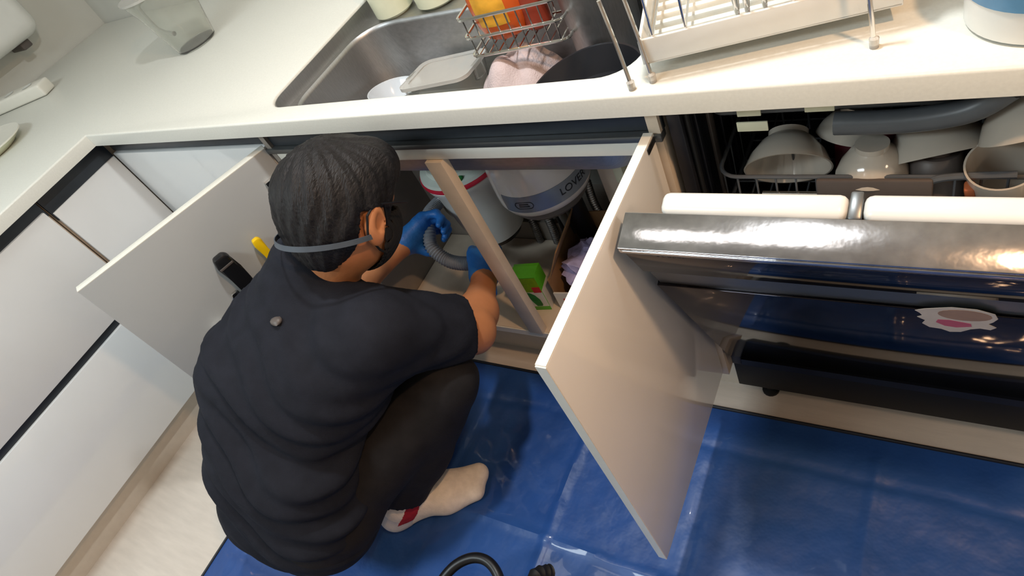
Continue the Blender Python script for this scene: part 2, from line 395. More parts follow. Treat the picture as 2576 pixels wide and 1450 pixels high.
def disposer():
    cx, cy = 1.135, .268; mx = Matrix.Translation((cx, cy, .03))
    t = thing('waste_disposer', 'glossy white dome shaped waste disposer with grey band under the sink', 'appliance', (cx, cy, .34))
    part('body', MB().lathe([(.080, .402), (.098, .405), (.110, .414), (.115, .430), (.115, .46), (.113, .505), (.107, .55), (.095, .580), (.078, .596), (.05, .598), (.05, .598)], 64, mx), M['dome'], t)
    part('base', MB().lathe([(.055, .372), (.085, .376), (.095, .388), (.090, .4015)], 48, mx), M['greyplastic'], t)
    # grey band wrapping the front and right side
    vs, fs = [], []; n = 40
    a0, a1 = math.radians(-112), math.radians(12)
    for i in range(n + 1):
        a = a0 + (a1 - a0) * i / n
        for r, z in ((.1162, .432), (.1165, .437), (.1163, .466), (.1154, .478), (.112, .478), (.112, .432)):
            vs.append((r * math.cos(a), r * math.sin(a), z))
    for i in range(n):
        for k in range(6): fs.append((i * 6 + k, (i + 1) * 6 + k, (i + 1) * 6 + (k + 1) % 6, i * 6 + (k + 1) % 6))
    fs += [tuple(range(6)), tuple(n * 6 + k for k in reversed(range(6)))]
    b = part('band', MB().raw(vs, fs, mx), M['band'], t, 'slate grey wrap-around band')
    def wrap(me, ac, zc, r=.1168):
        bm = bmesh.new(); bm.from_mesh(me)
        for v in bm.verts:
            a = ac + v.co.x / r; rr = r + v.co.z
            v.co = Vector((cx + rr * math.cos(a), cy + rr * math.sin(a), zc + .03 + v.co.y))
        o = MB(); o.add(bm); return o
    part('lettering', wrap(text_mesh('LOVER', .026), math.radians(-22), .456), M['ink'], b)
    q = MB()
    ring = rrect(-.023, .023, -.010, .010, .0098, 6); ring2 = rrect(-.0215, .0215, -.0085, .0085, .0083, 6)
    q.prism(ring, -.0003, .0006, hole=ring2)
    me = bpy.data.meshes.new('x'); q.bm.to_mesh(me)
    part('oval_emblem', wrap(me, math.radians(-84), .454), M['ink'], b)
    part('emblem_lettering', wrap(text_mesh('ECO', .012), math.radians(-84), .454), M['channel'], b) if False else None
    q2 = MB()
    for i, wd in enumerate((.026, .022)): q2.box(-wd / 2, wd / 2, -.0045 + i * .006, -.001 + i * .006, -.0002, .0004)
    me = bpy.data.meshes.new('x'); q2.bm.to_mesh(me)
    part('emblem_print', wrap(me, math.radians(-84), .454), M['channel'], b)
    part('outlet_pipe', MB().tube(spline([(1.17, .285, .41), (1.17, .29, .27), (1.175, .30, .225), (1.20, .34, .215)], 6), .026, 16), M['black'], t)
    part('outlet_pipe', MB().tube([(1.115, .29, .41), (1.12, .305, .24)], .014, 14), M['handle_grey'], t)
disposer()
def flex(name, P, r, m, label, grp=None, ribs=True, step=.0035):
    S = spline(P, 12)
    # resample by length
    out = [S[0]]; acc = 0
    for a, b in zip(S, S[1:]):
        d = (b - a).length; acc += d
        while acc >= step and d > 0:
            acc -= step; out.append(b - (b - a) * (acc / d))
    rad = [r * (1 + (.10 if (i % 2) else -.10)) for i in range(len(out))] if ribs else None
    return solo(name, MB().tube(out, r, 16, radii=rad), m, label, 'hose' if 'hose' in name else 'pipe', tuple(out[0]), grp)
flex('drain_hose', [(.816, .287, .392), (.800, .235, .398), (.812, .175, .412), (.836, .130, .400), (.852, .100, .376), (.894, .088, .347), (.955, .088, .343), (1.00, .098, .350), (1.03, .125, .37)], .0165,
     M['hose'], 'grey ribbed drain hose held in both blue gloves')
for i, (x, y, r, mm, lab) in enumerate(((.99, .318, .010, 'pipe', 'left braided water pipe at the back of the sink cabinet'), (1.045, .318, .011, 'pipe', 'braided water pipe left of the black outlet'),
                                     (1.075, .320, .006, 'black', 'thin black cable between two braided pipes'), (1.205, .318, .010, 'pipe', 'braided water pipe right of the black outlet'))):
    flex('water_pipe', [(x, y, .176), (x + .004, y + .002, .26), (x - .004, y + .004, .33), (x, y + .004, .40)], r, M[mm], lab, ribs=mm == 'pipe')
t = thing('shutoff_valve', 'beige valve bracket on the right back of the sink cabinet', 'valve', (1.29, .30, .4))
part('plate', MB().box(1.245, 1.345, .318, .327, .30, .60, .004), M['carcass'], t)
part('stem', MB().box(1.300, 1.325, .290, .318, .42, .56, .006), M['ivory'], t)

# green box, carton, bag
def green_box():
    t = thing('detergent_box', 'green and white detergent carton with leaf print on the cabinet floor', 'box', (1.088, .11, CZ))
    mx = Matrix.Translation((1.055, .085, CZ)) @ Matrix.Rotation(math.radians(10), 4, 'Z')
    W, D, Hh = .068, .048, .125
    part('carton', MB().box(0, W, 0, D, 0, Hh, .0015, mtx=mx), M['green'], t)
    part('front_panel', MB().box(.0008, W - .0008, -.0006, 0, .072, Hh - .002, mtx=mx), M['olive'], t)
    part('front_panel', MB().box(.0008, W - .0008, -.0006, 0, .016, .0715, mtx=mx), M['card'], t)
    part('side_panel', MB().box(W, W + .0006, .001, D - .001, .002, .075, mtx=mx), M['card'], t)
    part('red_print', MB().box(.046, W - .001, -.0011, -.0006, .070, .090, mtx=mx), M['redprint'], t)
    lf = [(.024, .071), (.034, .069), (.044, .060), (.052, .042), (.053, .024), (.050, .018), (.036, .018), (.030, .034), (.026, .052)]
    part('leaf_print', MB().raw([(x, -.0012, z) for x, z in lf] + [(x, -.0006, z) for x, z in lf], [tuple(range(9)), tuple(reversed(range(9, 18)))] + [(i, (i + 1) % 9, 9 + (i + 1) % 9, 9 + i) for i in range(9)], mx), M['leaf'], t)
    part('flap', MB().box(.001, W - .001, -.001, D * .8, Hh, Hh + .0015, mtx=mx @ Matrix.Translation((0, 0, 0))), M['green'], t)
green_box()
t = thing('cardboard_box', 'open brown cardboard box with white printed outside behind the right door', 'box', (1.2, .19, CZ))
mx = Matrix.Translation((1.145, .105, CZ)) @ Matrix.Rotation(math.radians(6), 4, 'Z')
W, D, Hh, k = .26, .20, .105, .003
part('bottom', MB().box(0, W, 0, D, 0, k, mtx=mx), M['cardboard'], t)
part('front_wall', MB().box(0, W, -.001, k, 0, .06, mtx=mx), M['card'], t)
part('back_wall', MB().box(0, W, D - k, D, k, Hh + .03, mtx=mx), M['cardboard'], t)
part('side_wall', MB().box(0, k, k, D - k, k, Hh, mtx=mx), M['cardboard'], t)
part('side_wall', MB().box(W - k, W, k, D - k, k, Hh, mtx=mx), M['cardboard'], t)
part('flap', MB().box(0, .1, 0, D - .02, 0, k, mtx=mx @ Matrix.Translation((0.003, .01, Hh)) @ Matrix.Rotation(math.radians(118), 4, 'Y') @ Matrix.Translation((-.1, 0, 0))), M['cardboard'], t)
part('red_print', MB().box(.02, .05, -.0017, -.0009, .02, .04, mtx=mx), M['redprint'], t)
def lump(cx, cy, cz, rx, ry, rz, amp=.25, freq=9, sub=4, seed=0):
    bm = bmesh.new(); bmesh.ops.create_icosphere(bm, subdivisions=sub, radius=1)
    for v in bm.verts:
        n = noise.noise(v.co * freq * .3 + Vector((seed, 0, 0))) + .6 * abs(noise.noise(v.co * freq * .8 + Vector((0, seed, 0))))
        f = 1 + amp * n
        v.co = Vector((cx + v.co.x * rx * f, cy + v.co.y * ry * f, cz + v.co.z * rz * f))
    o = MB(); o.add(bm); return o
solo('plastic_bag', lump(1.235, .195, CZ + .068, .075, .07, .06, .35, 12), M['bag'], 'crumpled lilac plastic bag inside the open cardboard box', 'bag', (1.235, .195, CZ + .01))

# ------------------------------------------------------------------ knives on the left door
def on_door(u, z, off): return m @ Vector((u, off, z))
def slab(u0, u1, o0, o1, z0, z1, bev=.002): return MB().box(u0, u1, o0, o1, z0, z1, bev, mtx=m)
t = thing('knife_rack', 'white knife rack screwed to the inside of the left door', 'rack', tuple(on_door(.25, .40, .02)))
part('back_plate', slab(.12, .36, .0005, .004, .36, .515), M['white'], t)
part('front_plate', slab(.12, .36, .034, .038, .36, .49), M['white'], t)
for u in (.12, .356): part('side_plate', slab(u, u + .004, .004, .034, .36, .49, .001), M['white'], t)
part('hook', slab(.335, .365, .004, .03, .500, .512), M['white'], t)
def knife(u, z0, z1, wd, th, mm, lab, tilt=0, cap=None):
    t = thing('kitchen_knife', lab, 'knife', tuple(on_door(u, z0, .018)))
    mm_ = m @ Matrix.Translation((u, .019, z0)) @ Matrix.Rotation(tilt, 4, 'Y')
    hl = z1 - z0; S = []
    prof = [(-wd * .42, 0), (-wd * .5, hl * .3), (-wd * .42, hl * .6), (-wd * .6, hl * .93), (-wd * .35, hl), (wd * .35, hl), (wd * .55, hl * .85), (wd * .45, hl * .55), (wd * .5, hl * .25), (wd * .45, 0)]
    g = MB().prism(prof, -th / 2, th / 2, mm_ @ Matrix(((1, 0, 0, 0), (0, 0, -1, 0), (0, 1, 0, 0), (0, 0, 0, 1))))
    bmesh.ops.bevel(g.bm, geom=g.bm.edges[:], offset=th * .25, segments=2, affect='EDGES', profile=.5)
    part('handle', g, M[mm], t)
    part('blade', MB().prism([(-wd * .5, -.12), (wd * .2, -.14), (wd * .5, -.08), (wd * .5, 0), (-wd * .5, 0)], -.001, .001, mm_ @ Matrix(((1, 0, 0, 0), (0, 0, -1, 0), (0, 1, 0, 0), (0, 0, 0, 1)))), M['blade'], t)
    if cap: part('end_cap', MB().box(-wd * .5, wd * .45, -th * .55, th * .55, hl * .80, hl * .84, .001, mtx=mm_), M[cap], t)
    return t
knife(.149, .527, .632, .021, .017, 'yellow', 'knife with a slim yellow handle in the door rack', .02)
knife(.232, .505, .655, .036, .026, 'black', 'thick black handled knife in the door rack', .03, 'greyplastic')
knife(.268, .505, .56, .020, .012, 'chrome', 'short steel handled knife beside the thick black knife', .02)
knife(.18, .505, .562, .018, .013, 'white', 'white handled knife behind the yellow one', -.05)

# ------------------------------------------------------------------ dishwasher
def dishwasher():
    X0, XE = 1.575, 2.172
    t = thing('dishwasher', 'black steel dishwasher with its door half open and racks loaded', 'dishwasher', (1.87, .2, 0))
    part('tub_side', MB().box(X0 + .002, X0 + .022, .034, .60, .155, H - T - .004, .002), M['tub'], t)
    part('tub_side', MB().box(XE - .02, XE, .034, .60, .155, H - T - .004, .002), M['tub'], t)
    part('tub_back', MB().box(X0 + .022, XE - .02, .58, .60, .155, H - T - .004), M['tub'], t)
    part('tub_floor', MB().box(X0 + .022, XE - .02, .034, .58, .155, .175), M['tub'], t)
    part('tub_top', MB().box(X0 + .022, XE - .02, .034, .58, H - T - .016, H - T - .004), M['tub'], t)
    for x in (X0 + .0225, XE - .0205 - .007):
        part('door_seal', MB().tube([(x + .004, .046, .18), (x + .004, .046, .80)], .004, 8), M['rubber'], t)
    for k in range(4):
        x = X0 + .030; y = .075 + k * .05
        part('tub_rib', MB().box(X0 + .022, X0 + .028, y, y + .018, .18, .79, .002), M['greyplastic'] if k == 1 else M['tub'], t)
    part('base_plinth', MB().box(X0 - .006, XE, .056, .55, .035, .160, .002), M['rubber'], t)
    for x in (X0 + .035, XE - .09): part('foot', MB().lathe([(.018, 0), (.018, .006), (.008, .009), (.008, .036)], 16, Matrix.Translation((x + .02, .075, 0))), M['rubber'], t)
    # door in its own frame: u along x, v down the outside, n outward
    a0, b0 = Vector((X0, -.187, .76)), Vector((X0, .03, .19))
    v = (b0 - a0); LV = v.length; v.normalize(); u = Vector((1, 0, 0)); n = v.cross(u)
    if n.y > 0: n = -n
    md = Matrix(((u.x, v.x, n.x, a0.x), (u.y, v.y, n.y, a0.y), (u.z, v.z, n.z, a0.z), (0, 0, 0, 1)))
    W = XE - X0
    d = part('door', MB().box(0, W, .006, .088, -.018, 0, .001, mtx=md), M['black_steel'], t, 'black mirror steel door leaf')
    part('front_panel', MB().box(0, W, .150, LV, -.018, 0, .001, mtx=md), M['black_steel'], d)
    part('grip_channel', MB().box(.004, W - .004, .088, .150, -.016, -.005, mtx=md), M['handle_grey'], d)
    part('top_trim', MB().box(-.003, W + .003, .0, .0058, -.050, .001, .0012, mtx=md @ Matrix.Translation((0, -.004, 0))), M['steel_top'], d, 'smudged bright steel top edge')
    part('top_trim', MB().box(-.003, W + .003, .0022, .0125, -.004, .0025, .0012, mtx=md), M['steel_top'], d)
    part('inner_frame', MB().box(0, W, .002, LV, -.050, -.0185, .002, mtx=md), M['handle_grey'], d)
    for (p, q) in ((.042, .258), (.272, W - .03)):
        part('inner_liner', MB().box(p, q, -.004, .30, -.082, -.0505, .010, 3, mtx=md), M['white'], d)
    part('latch', MB().box(.258, .272, -.002, .05, -.085, -.0505, .003, mtx=md), M['handle_grey'], d)
    me = text_mesh('SAMSUNG', .0085, .0001); bm = bmesh.new(); bm.from_mesh(me)
    q = MB(); q.add(bm, md @ Matrix.Translation((.062, .020, .0002)) @ Matrix.Diagonal((1, -1, 1, 1)))
    part('lettering', q, M['greyplastic'], d)
    # sticker
    def flat(pts, z0, z1, mm, nm):
        part(nm, MB().prism(pts, z0, z1, md), M[mm], d)
    def P(x, y): return (.327 + .080 * x, .128 + .125 * y)
    outl = [(.0, .18), (.12, .10), (.45, -.02), (.75, -.02), (.97, .08), (1.02, .22), (.98, .34), (.93, .42), (1.04, .52), (.98, .62), (.85, .60), (.74, .66), (.62, .80), (.48, .84), (.36, .76), (.2, .74), (.10, .62), (.14, .50), (.03, .40), (.10, .34), (.06, .25)]
    flat([P(*q) for q in outl], .0002, .0008, 'sticker', 'sticker')
    flat([P(.62 + .33 * math.cos(a), .20 + .17 * math.sin(a)) for a in np.linspace(0, 2 * math.pi, 20, endpoint=False)], .0008, .0011, 'sticker_head', 'sticker_print')
    flat([P(*q) for q in ((.30, .42), (.45, .40), (.72, .46), (.74, .56), (.55, .64), (.40, .62), (.28, .52))], .0008, .0011, 'sticker_pink', 'sticker_print')
    # racks
    for nm, zz, y0, hh in (('lower_rack', .52, .10, .12), ('upper_rack', .580, .06, .085)):
        if nm == 'lower_rack': continue
        r = MB(); xa, xb, ya, yb = X0 + .05, XE - .05, .05, .52
        for z in (zz, zz + hh):
            r.tube([(x, y, z) for x, y in rrect(xa, xb, ya, yb, .03, 5)], .0032, 8, closed=True)
        for k in range(17):
            x = xa + .03 + (xb - xa - .06) * k / 16
            r.tube([(x, ya, zz + hh), (x, ya, zz), (x, yb, zz), (x, yb, zz + hh)], .0016, 6)
        for k in range(9):
            y = ya + .03 + (yb - ya - .06) * k / 8
            r.tube([(xa, y, zz + hh), (xa, y, zz), (xb, y, zz), (xb, y, zz + hh)], .0016, 6)
        o = part(nm, r, M['rack'], t)
        q0 = None
        for k in range(12):
            for j in range(3):
                x = xa + .05 + .04 * k; y = .14 + .12 * j
                if q0 is None: q0 = part('tine', MB().tube([(x, y, zz), (x, y - .006, zz + .06)], .0018, 6), M['rack'], o); xy0 = (x, y)
                else:
                    q = q0.copy(); COL.objects.link(q); q.location = (x - xy0[0], y - xy0[1], 0)
        part('rack_handle', MB().tube(spline([(1.87, ya - .002, .625), (1.895, ya - .004, .655), (1.92, ya - .004, .668), (1.99, ya - .004, .672)], 6), .005, 8), M['rack'], o)
        part('front_bar', MB().box(1.765, 1.905, ya - .012, ya - .004, .605, .668, .004), M['greyplastic'], o)
        part('chrome_bar', MB().tube([(1.690, ya - .006, .636), (1.775, ya - .006, .636)], .0045, 10), M['chrome'], o)
    cu = MB()
    for z, y in ((.765, .075), (.785, .07)):
        cu.tube([(x, yy, z) for x, yy in rrect(X0 + .05, XE - .05, y, .5, .02, 5)], .0035, 8, closed=True)
    o = part('cutlery_tray', cu, M['rack'], t)
    part('tray_rim', MB().tube(spline([(1.79, .060, .750), (1.87, .057, .752), (1.935, .055, .766), (1.97, .055, .795)], 6), .0155, 12), M['rack'], o)
    for (x, z, ww) in ((1.665, .744, .042), (1.668, .770, .032), (1.755, .772, .036)):
        part('tray_tag', MB().box(x, x + ww, .057, .060, z, z + .016, .001), M['ivory'], o)
dishwasher()
def bowl_thing(name, lab, r, h, loc, rot, mm='bowl', grp=None):
    t = thing(name, lab, 'bowl' if name == 'bowl' else 'cup', loc, grp)
    k = .0025
    if name == 'bowl':
        prof = [(r * .42, 0), (r * .45, .004), (r * .62, h * .22), (r * .86, h * .6), (r, h), (r - k, h), (r * .86 - k, h * .6), (r * .6, h * .22 + k), (0.001, .008)]
    else:
        prof = [(r * .7, 0), (r * .8, .003), (r * .95, h * .4), (r, h), (r - k, h), (r * .95 - k, h * .4), (r * .75, .006), (0.001, .006)]
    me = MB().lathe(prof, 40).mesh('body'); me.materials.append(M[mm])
    o = bpy.data.objects.new('body', me); COL.objects.link(o); o.parent = t
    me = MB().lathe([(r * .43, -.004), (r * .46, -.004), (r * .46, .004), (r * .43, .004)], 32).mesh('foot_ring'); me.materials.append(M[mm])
    f = bpy.data.objects.new('foot_ring', me); COL.objects.link(f); f.parent = t
    t.rotation_euler = rot
    return t
R = math.radians
G = 'white crockery in the dishwasher rack'
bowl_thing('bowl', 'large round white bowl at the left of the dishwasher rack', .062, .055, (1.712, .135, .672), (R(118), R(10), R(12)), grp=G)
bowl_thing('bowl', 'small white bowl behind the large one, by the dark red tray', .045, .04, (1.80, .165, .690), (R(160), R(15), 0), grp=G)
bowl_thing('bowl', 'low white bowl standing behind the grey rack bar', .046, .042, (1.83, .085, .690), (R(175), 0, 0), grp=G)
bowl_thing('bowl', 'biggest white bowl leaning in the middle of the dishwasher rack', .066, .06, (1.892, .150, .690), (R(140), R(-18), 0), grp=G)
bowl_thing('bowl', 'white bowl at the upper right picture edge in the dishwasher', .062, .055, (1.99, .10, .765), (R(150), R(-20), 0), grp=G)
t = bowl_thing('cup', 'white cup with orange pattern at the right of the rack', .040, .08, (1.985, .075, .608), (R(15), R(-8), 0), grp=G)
o = bpy.data.objects.new('orange_pattern', MB().box(-.040, -.028, -.028, -.012, .04, .065, .003).mesh('orange_pattern')); o.data.materials.append(M['orange_print']); COL.objects.link(o); o.parent = t
bowl_thing('cup', 'brownish grey cup behind the grey rack bar', .036, .07, (1.905, .095, .668), (R(170), 0, 0), 'greyplastic', grp=G)
solo('food_tray', MB().box(1.775, 1.865, .125, .135, .60, .672, .004, mtx=Matrix.Translation((0, 0, 0))), mat('dark_red_enamel', '#4d1420', .3), 'dark red tray standing between the white bowls', 'tray', (1.82, .13, .60))

# ------------------------------------------------------------------ tarp on the floor
def tarp():
    x0, x1, y0, y1 = .36, 2.75, -1.9, .004
    nx, ny = 300, 240; vs, fs = [], []
    fx = [x0 + (x1 - x0) * k / 8 for k in range(9)]; fy = [y1 - .30 * k - .10 for k in range(7)]
    for j in range(ny + 1):
        for i in range(nx + 1):
            x = x0 + (x1 - x0) * i / nx; y = y0 + (y1 - y0) * j / ny
            p = Vector((x, y, 0))
            z = .004
            for k, f in enumerate(fx):
                s = 1 if k % 2 else -.6
                d = x - f - .01 * noise.noise(Vector((y * 5, f, 0))); z += s * .0055 * math.exp(-(d / .009) ** 2) + .003 * math.exp(-(d / .05) ** 2)
            for k, f in enumerate(fy):
                s = 1 if k % 2 else -.6
                d = y - f - .012 * noise.noise(Vector((x * 5, f, 3))); z += s * .0055 * math.exp(-(d / .009) ** 2) + .003 * math.exp(-(d / .05) ** 2)
            z += .004 * abs(noise.noise(p * 5)) + .0035 * abs(noise.noise(Vector((x * 6 + y * 9, y * 3 - x * 2, 7)))) + .0012 * noise.noise(p * 25)
            e = min(x - x0, x1 - x, y - y0, y1 - y)
            z = .0035 + (z - .0035) * min(1, e / .06)
            vs.append((x, y, max(.0025, z)))
    q = nx + 1
    for j in range(ny):
        for i in range(nx): fs.append((j * q + i, j * q + i + 1, (j + 1) * q + i + 1, (j + 1) * q + i))
    t = thing('floor_tarp', 'glossy blue creased tarp with black edging spread on the floor', 'mat', (1.5, -.9, 0))
    part('sheet', MB().raw(vs, fs), M['tarp'], t)
    part('piping', MB().tube([(x, y, .004) for x, y in rrect(x0, x1, y0, y1, .012, 4)], .004, 8, closed=True), M['tarp_edge'], t)
tarp()

# ------------------------------------------------------------------ things on the worktop
def lobj(name, prof, m, label, cat, loc, rot=(0, 0, 0), n=40, grp=None):
    me = MB().lathe(prof, n).mesh(name); me.materials.append(m)
    o = bpy.data.objects.new(name, me); COL.objects.link(o); o.location = loc; o.rotation_euler = rot
    return props(o, label, cat, grp)
def child(name, mb, m, parent, label=None):      # mb already in the parent's local frame
    me = mb.mesh(name); me.materials.append(m); o = bpy.data.objects.new(name, me); COL.objects.link(o); o.parent = parent
    if label: o['label'] = label
    return o
# clear jug
t = thing('clear_jug', 'clear plastic jug flaring to its rim on the left worktop', 'jug', (.075, .40, H))
child('body', MB().lathe([(.055, 0), (.060, .004), (.085, .13), (.100, .175), (.097, .175), (.082, .13), (.057, .008), (.001, .008)], 40), M['clear'], t)
child('rim', MB().lathe([(.097, .172), (.105, .172), (.105, .178), (.097, .178)], 40), M['film'], t)
child('handle', MB().tube(spline([(-.09, .0, .15), (-.14, .0, .13), (-.135, .0, .06), (-.07, .0, .04)], 6), .007, 10), M['film'], t)
# wall unit in the corner, power strip, tray
t = thing('wall_unit', 'rounded white appliance fixed to the left wall above the worktop', 'appliance', (XW + .08, .22, .95))
part('housing', MB().box(XW + .001, XW + .15, -.25, .485, .985, 1.5, .05, 4), M['white'], t)
part('bracket', MB().box(XW + .001, XW + .10, .38, .42, .960, .987, .006), M['greyplastic'], t)
t = thing('power_strip', 'white bar shaped power strip lying on the left worktop', 'power strip', (-.72, .2, H))
mx = Matrix.Translation((-.635, .262, H)) @ Matrix.Rotation(R(202), 4, 'Z')
part('bar', MB().box(0, .42, -.03, .03, .001, .042, .008, 3, mtx=mx), M['edge'], t)
for k in range(4): part('socket', MB().lathe([(.017, .0422), (.019, .0432), (.016, .0432), (.014, .0424)], 20, mx @ Matrix.Translation((.07 + .09 * k, 0, 0))), M['white'], t)
t = thing('oval_tray', 'white oval tray with raised rim at the left edge of the worktop', 'tray', (-.56, -.10, H))
mx = Matrix.Translation((-.56, -.10, H)) @ Matrix.Rotation(R(35), 4, 'Z') @ Matrix.Diagonal((1.0, .72, 1, 1))
part('dish', MB().lathe([(.15, .001), (.155, .004), (.185, .022), (.182, .024), (.153, .009), (.001, .007)], 48, mx), M['ivory'], t)
part('rim', MB().lathe([(.182, .021), (.190, .023), (.190, .027), (.182, .026)], 48, mx), M['edge'], t)

# sink contents
t = bowl_thing('bowl', 'pale blue white bowl tilted at the left front of the sink', .064, .055, (.825, .275, .668), (R(-10), R(6), 0), 'china_blue')
t = thing('plastic_container', 'clear food container with frosted lid standing in the sink', 'container', (.95, .22, bz + .004))
mx = Matrix.Translation((.985, .285, bz + .012)) @ Matrix.Rotation(R(8), 4, 'Z') @ Matrix.Rotation(R(-8), 4, 'X')
q = MB()
for i, (o, z) in enumerate(((.0, 0), (.012, .095))):
    pass
vs, fs = [], []
lo = [((-.07, .07, -.055, .055), .02, 0), ((-.082, .082, -.066, .066), .022, .095), ((-.080, .080, -.064, .064), .022, .095), ((-.068, .068, -.053, .053), .02, .004)]
for b, r, z in lo: vs += [(x, y, z) for x, y in rrect(*b, r, 5)]
n = 24
for k in range(3):
    for i in range(n): fs.append((k * n + i, k * n + (i + 1) % n, (k + 1) * n + (i + 1) % n, (k + 1) * n + i))
fs += [tuple(range(n)), tuple(3 * n + i for i in range(n))]
part('tub', q.raw(vs, fs, mx), M['clear'], t)
part('lid', MB().prism(rrect(-.087, .087, -.071, .071, .025, 6), .0955, .103, mx, hole=rrect(-.070, .070, -.055, .055, .02, 6)), M['film'], t)
part('lid_panel', MB().prism(rrect(-.0705, .0705, -.0555, .0555, .02, 6), .097, .1005, mx), M['film'], t)
for s in (-1, 1): part('latch', MB().box(s * .084 - .006, s * .084 + .006, -.02, .02, .070, .104, .003, mtx=mx), M['clear'], t)
def cloth(cx, cy, z, sx, sy, amp, seed, mtx=None):
    n = 48; vs, fs = [], []
    for j in range(n + 1):
        for i in range(n + 1):
            x = (i / n - .5) * sx; y = (j / n - .5) * sy
            e = min(i, j, n - i, n - j) / n
            zz = amp * (.8 * abs(noise.noise(Vector((x * 8, y * 8, seed)))) + .3 * abs(noise.noise(Vector((x * 22, y * 22, seed + 5))))) + amp * 1.2 * max(0, 1 - (x * x + y * y) / .012)
            vs.append((cx + x + .02 * noise.noise(Vector((y * 14, seed, 1))), cy + y + .02 * noise.noise(Vector((x * 14, seed, 2))), z + zz + .002))
    q = n + 1
    for j in range(n):
        for i in range(n): fs.append((j * q + i, j * q + i + 1, (j + 1) * q + i + 1, (j + 1) * q + i))
    return MB().raw(vs, fs)
o = solo('dish_cloth', cloth(1.185, .275, bz + .030, .25, .22, .075, 3.3), M['cloth_pink'], 'crumpled pale pink dish cloth on the sink bottom', 'cloth', (1.18, .25, bz))
mdf = o.modifiers.new('thick', 'SOLIDIFY'); mdf.thickness = .003; mdf.offset = 1
t = thing('frying_pan', 'large black frying pan lying tilted at the right of the sink', 'pan', (1.388, .166, .714))
t.rotation_euler = (R(7), R(-3), 0)
child('pan_body', MB().lathe([(.076, 0), (.090, .004), (.107, .044), (.112, .053), (.108, .053), (.087, .009), (.001, .007)], 56), M['pan'], t)
child('handle', MB().tube(spline([(.110, -.01, .046), (.14, -.01, .062), (.20, -.005, .085)], 6), .010, 12), M['black'], t)
t = thing('stock_pot', 'tall brushed steel pot standing behind the black pan', 'pot', (1.362, .342, .738))
child('pot_body', MB().lathe([(.045, -.10), (.060, -.094), (.063, -.08), (.068, .17), (.072, .173), (.072, .177), (.066, .177), (.063, -.08), (.001, -.085)], 56), M['steel'], t)
for s in (-1, 1): child('handle', MB().tube(spline([(s * .07, -.03, .13), (s * .105, -.025, .135), (s * .105, .025, .135), (s * .07, .03, .13)], 6), .006, 10), M['chrome'], t)
# wire caddy hung in the sink, with the detergent bottle
t = thing('wire_caddy', 'chrome wire basket hanging in the sink around the orange bottle', 'basket', (1.22, .27, .8))
mx = Matrix.Translation((1.222, .303, .802)) @ Matrix.Rotation(R(6), 4, 'Z')
cx0, cx1, cy0, cy1, ch = -.103, .103, -.053, .053, .076
for z in (0, .038, ch):
    part('rail', MB().tube([(x, y, z) for x, y in rrect(cx0, cx1, cy0, cy1, .015, 4)], .0032, 8, closed=True, mtx=mx), M['chrome'], t)
for k in range(9):
    x = cx0 + .015 + (cx1 - cx0 - .03) * k / 8
    part('wire', MB().tube([(x, cy0, ch), (x, cy0, 0), (x, cy1, 0), (x, cy1, ch)], .0016, 6, mtx=mx), M['chrome'], t)
for s in (cx0 + .03, cx1 - .03):
    part('hook', MB().tube(spline([(s, cy1, ch), (s, cy1 + .01, ch + .03), (s, cy1 + .05, ch + .03), (s, cy1 + .06, ch)], 5), .0025, 8, mtx=mx), M['chrome'], t)
t = thing('detergent_bottle', 'orange dish soap bottle with yellow label in the wire basket', 'bottle', (1.180, .303, .805))
bx = Matrix.Translation((1.180, .303, .805)) @ Matrix.Rotation(R(6), 4, 'Z') @ Matrix.Diagonal((1, .62, 1, 1))
part('bottle', MB().lathe([(.030, 0), (.042, .006), (.052, .03), (.056, .07), (.053, .12), (.044, .15), (.022, .172), (.016, .18)], 44, bx), M['orange'], t)
part('cap', MB().lathe([(.016, .18), (.019, .181), (.019, .205), (.010, .21), (.008, .235)], 24, bx), M['cap'], t)
vs, fs = [], []
for i in range(21):
    a = R(-128) + R(72) * i / 20
    for k in range(9):
        z = .036 + .058 * k / 8
        r = np.interp(z, [.006, .03, .07, .12], [.042, .052, .056, .053]) + .0006
        vs.append((r * math.cos(a), r * math.sin(a), z))
for i in range(20):
    for k in range(8): fs.append((i * 9 + k, (i + 1) * 9 + k, (i + 1) * 9 + k + 1, i * 9 + k + 1))
part('front_label', MB().raw(vs, fs, bx), M['labelyel'], t)
t = thing('refill_bottle', 'small dark red bottle behind the orange soap bottle', 'bottle', (1.243, .322, .805))
bx = Matrix.Translation((1.243, .322, .805))
part('bottle', MB().lathe([(.022, 0), (.026, .005), (.026, .07), (.018, .09), (.011, .10)], 32, bx), mat('dark_red_liquid', '#8c3a2a', .25), t)
part('cap', MB().lathe([(.012, .10), (.013, .101), (.013, .118)], 24, bx), M['white'], t)
for (x, y, r, h, lab) in ((.80, .445, .048, .15, 'ivory round bottle on the back left corner of the sink'), (.925, .462, .055, .12, 'ivory jar beside the round bottle behind the sink')):
    t = thing('soap_bottle', lab, 'bottle', (x, y, zf)); bx = Matrix.Translation((x, y, zf))
    part('bottle', MB().lathe([(r * .8, 0), (r, .008), (r, h * .7), (r * .8, h * .9), (r * .35, h)], 40, bx), M['ivory'], t)
    part('cap', MB().lathe([(r * .36, h), (r * .42, h + .001), (r * .42, h + .03), (r * .2, h + .034)], 24, bx), M['white'], t)

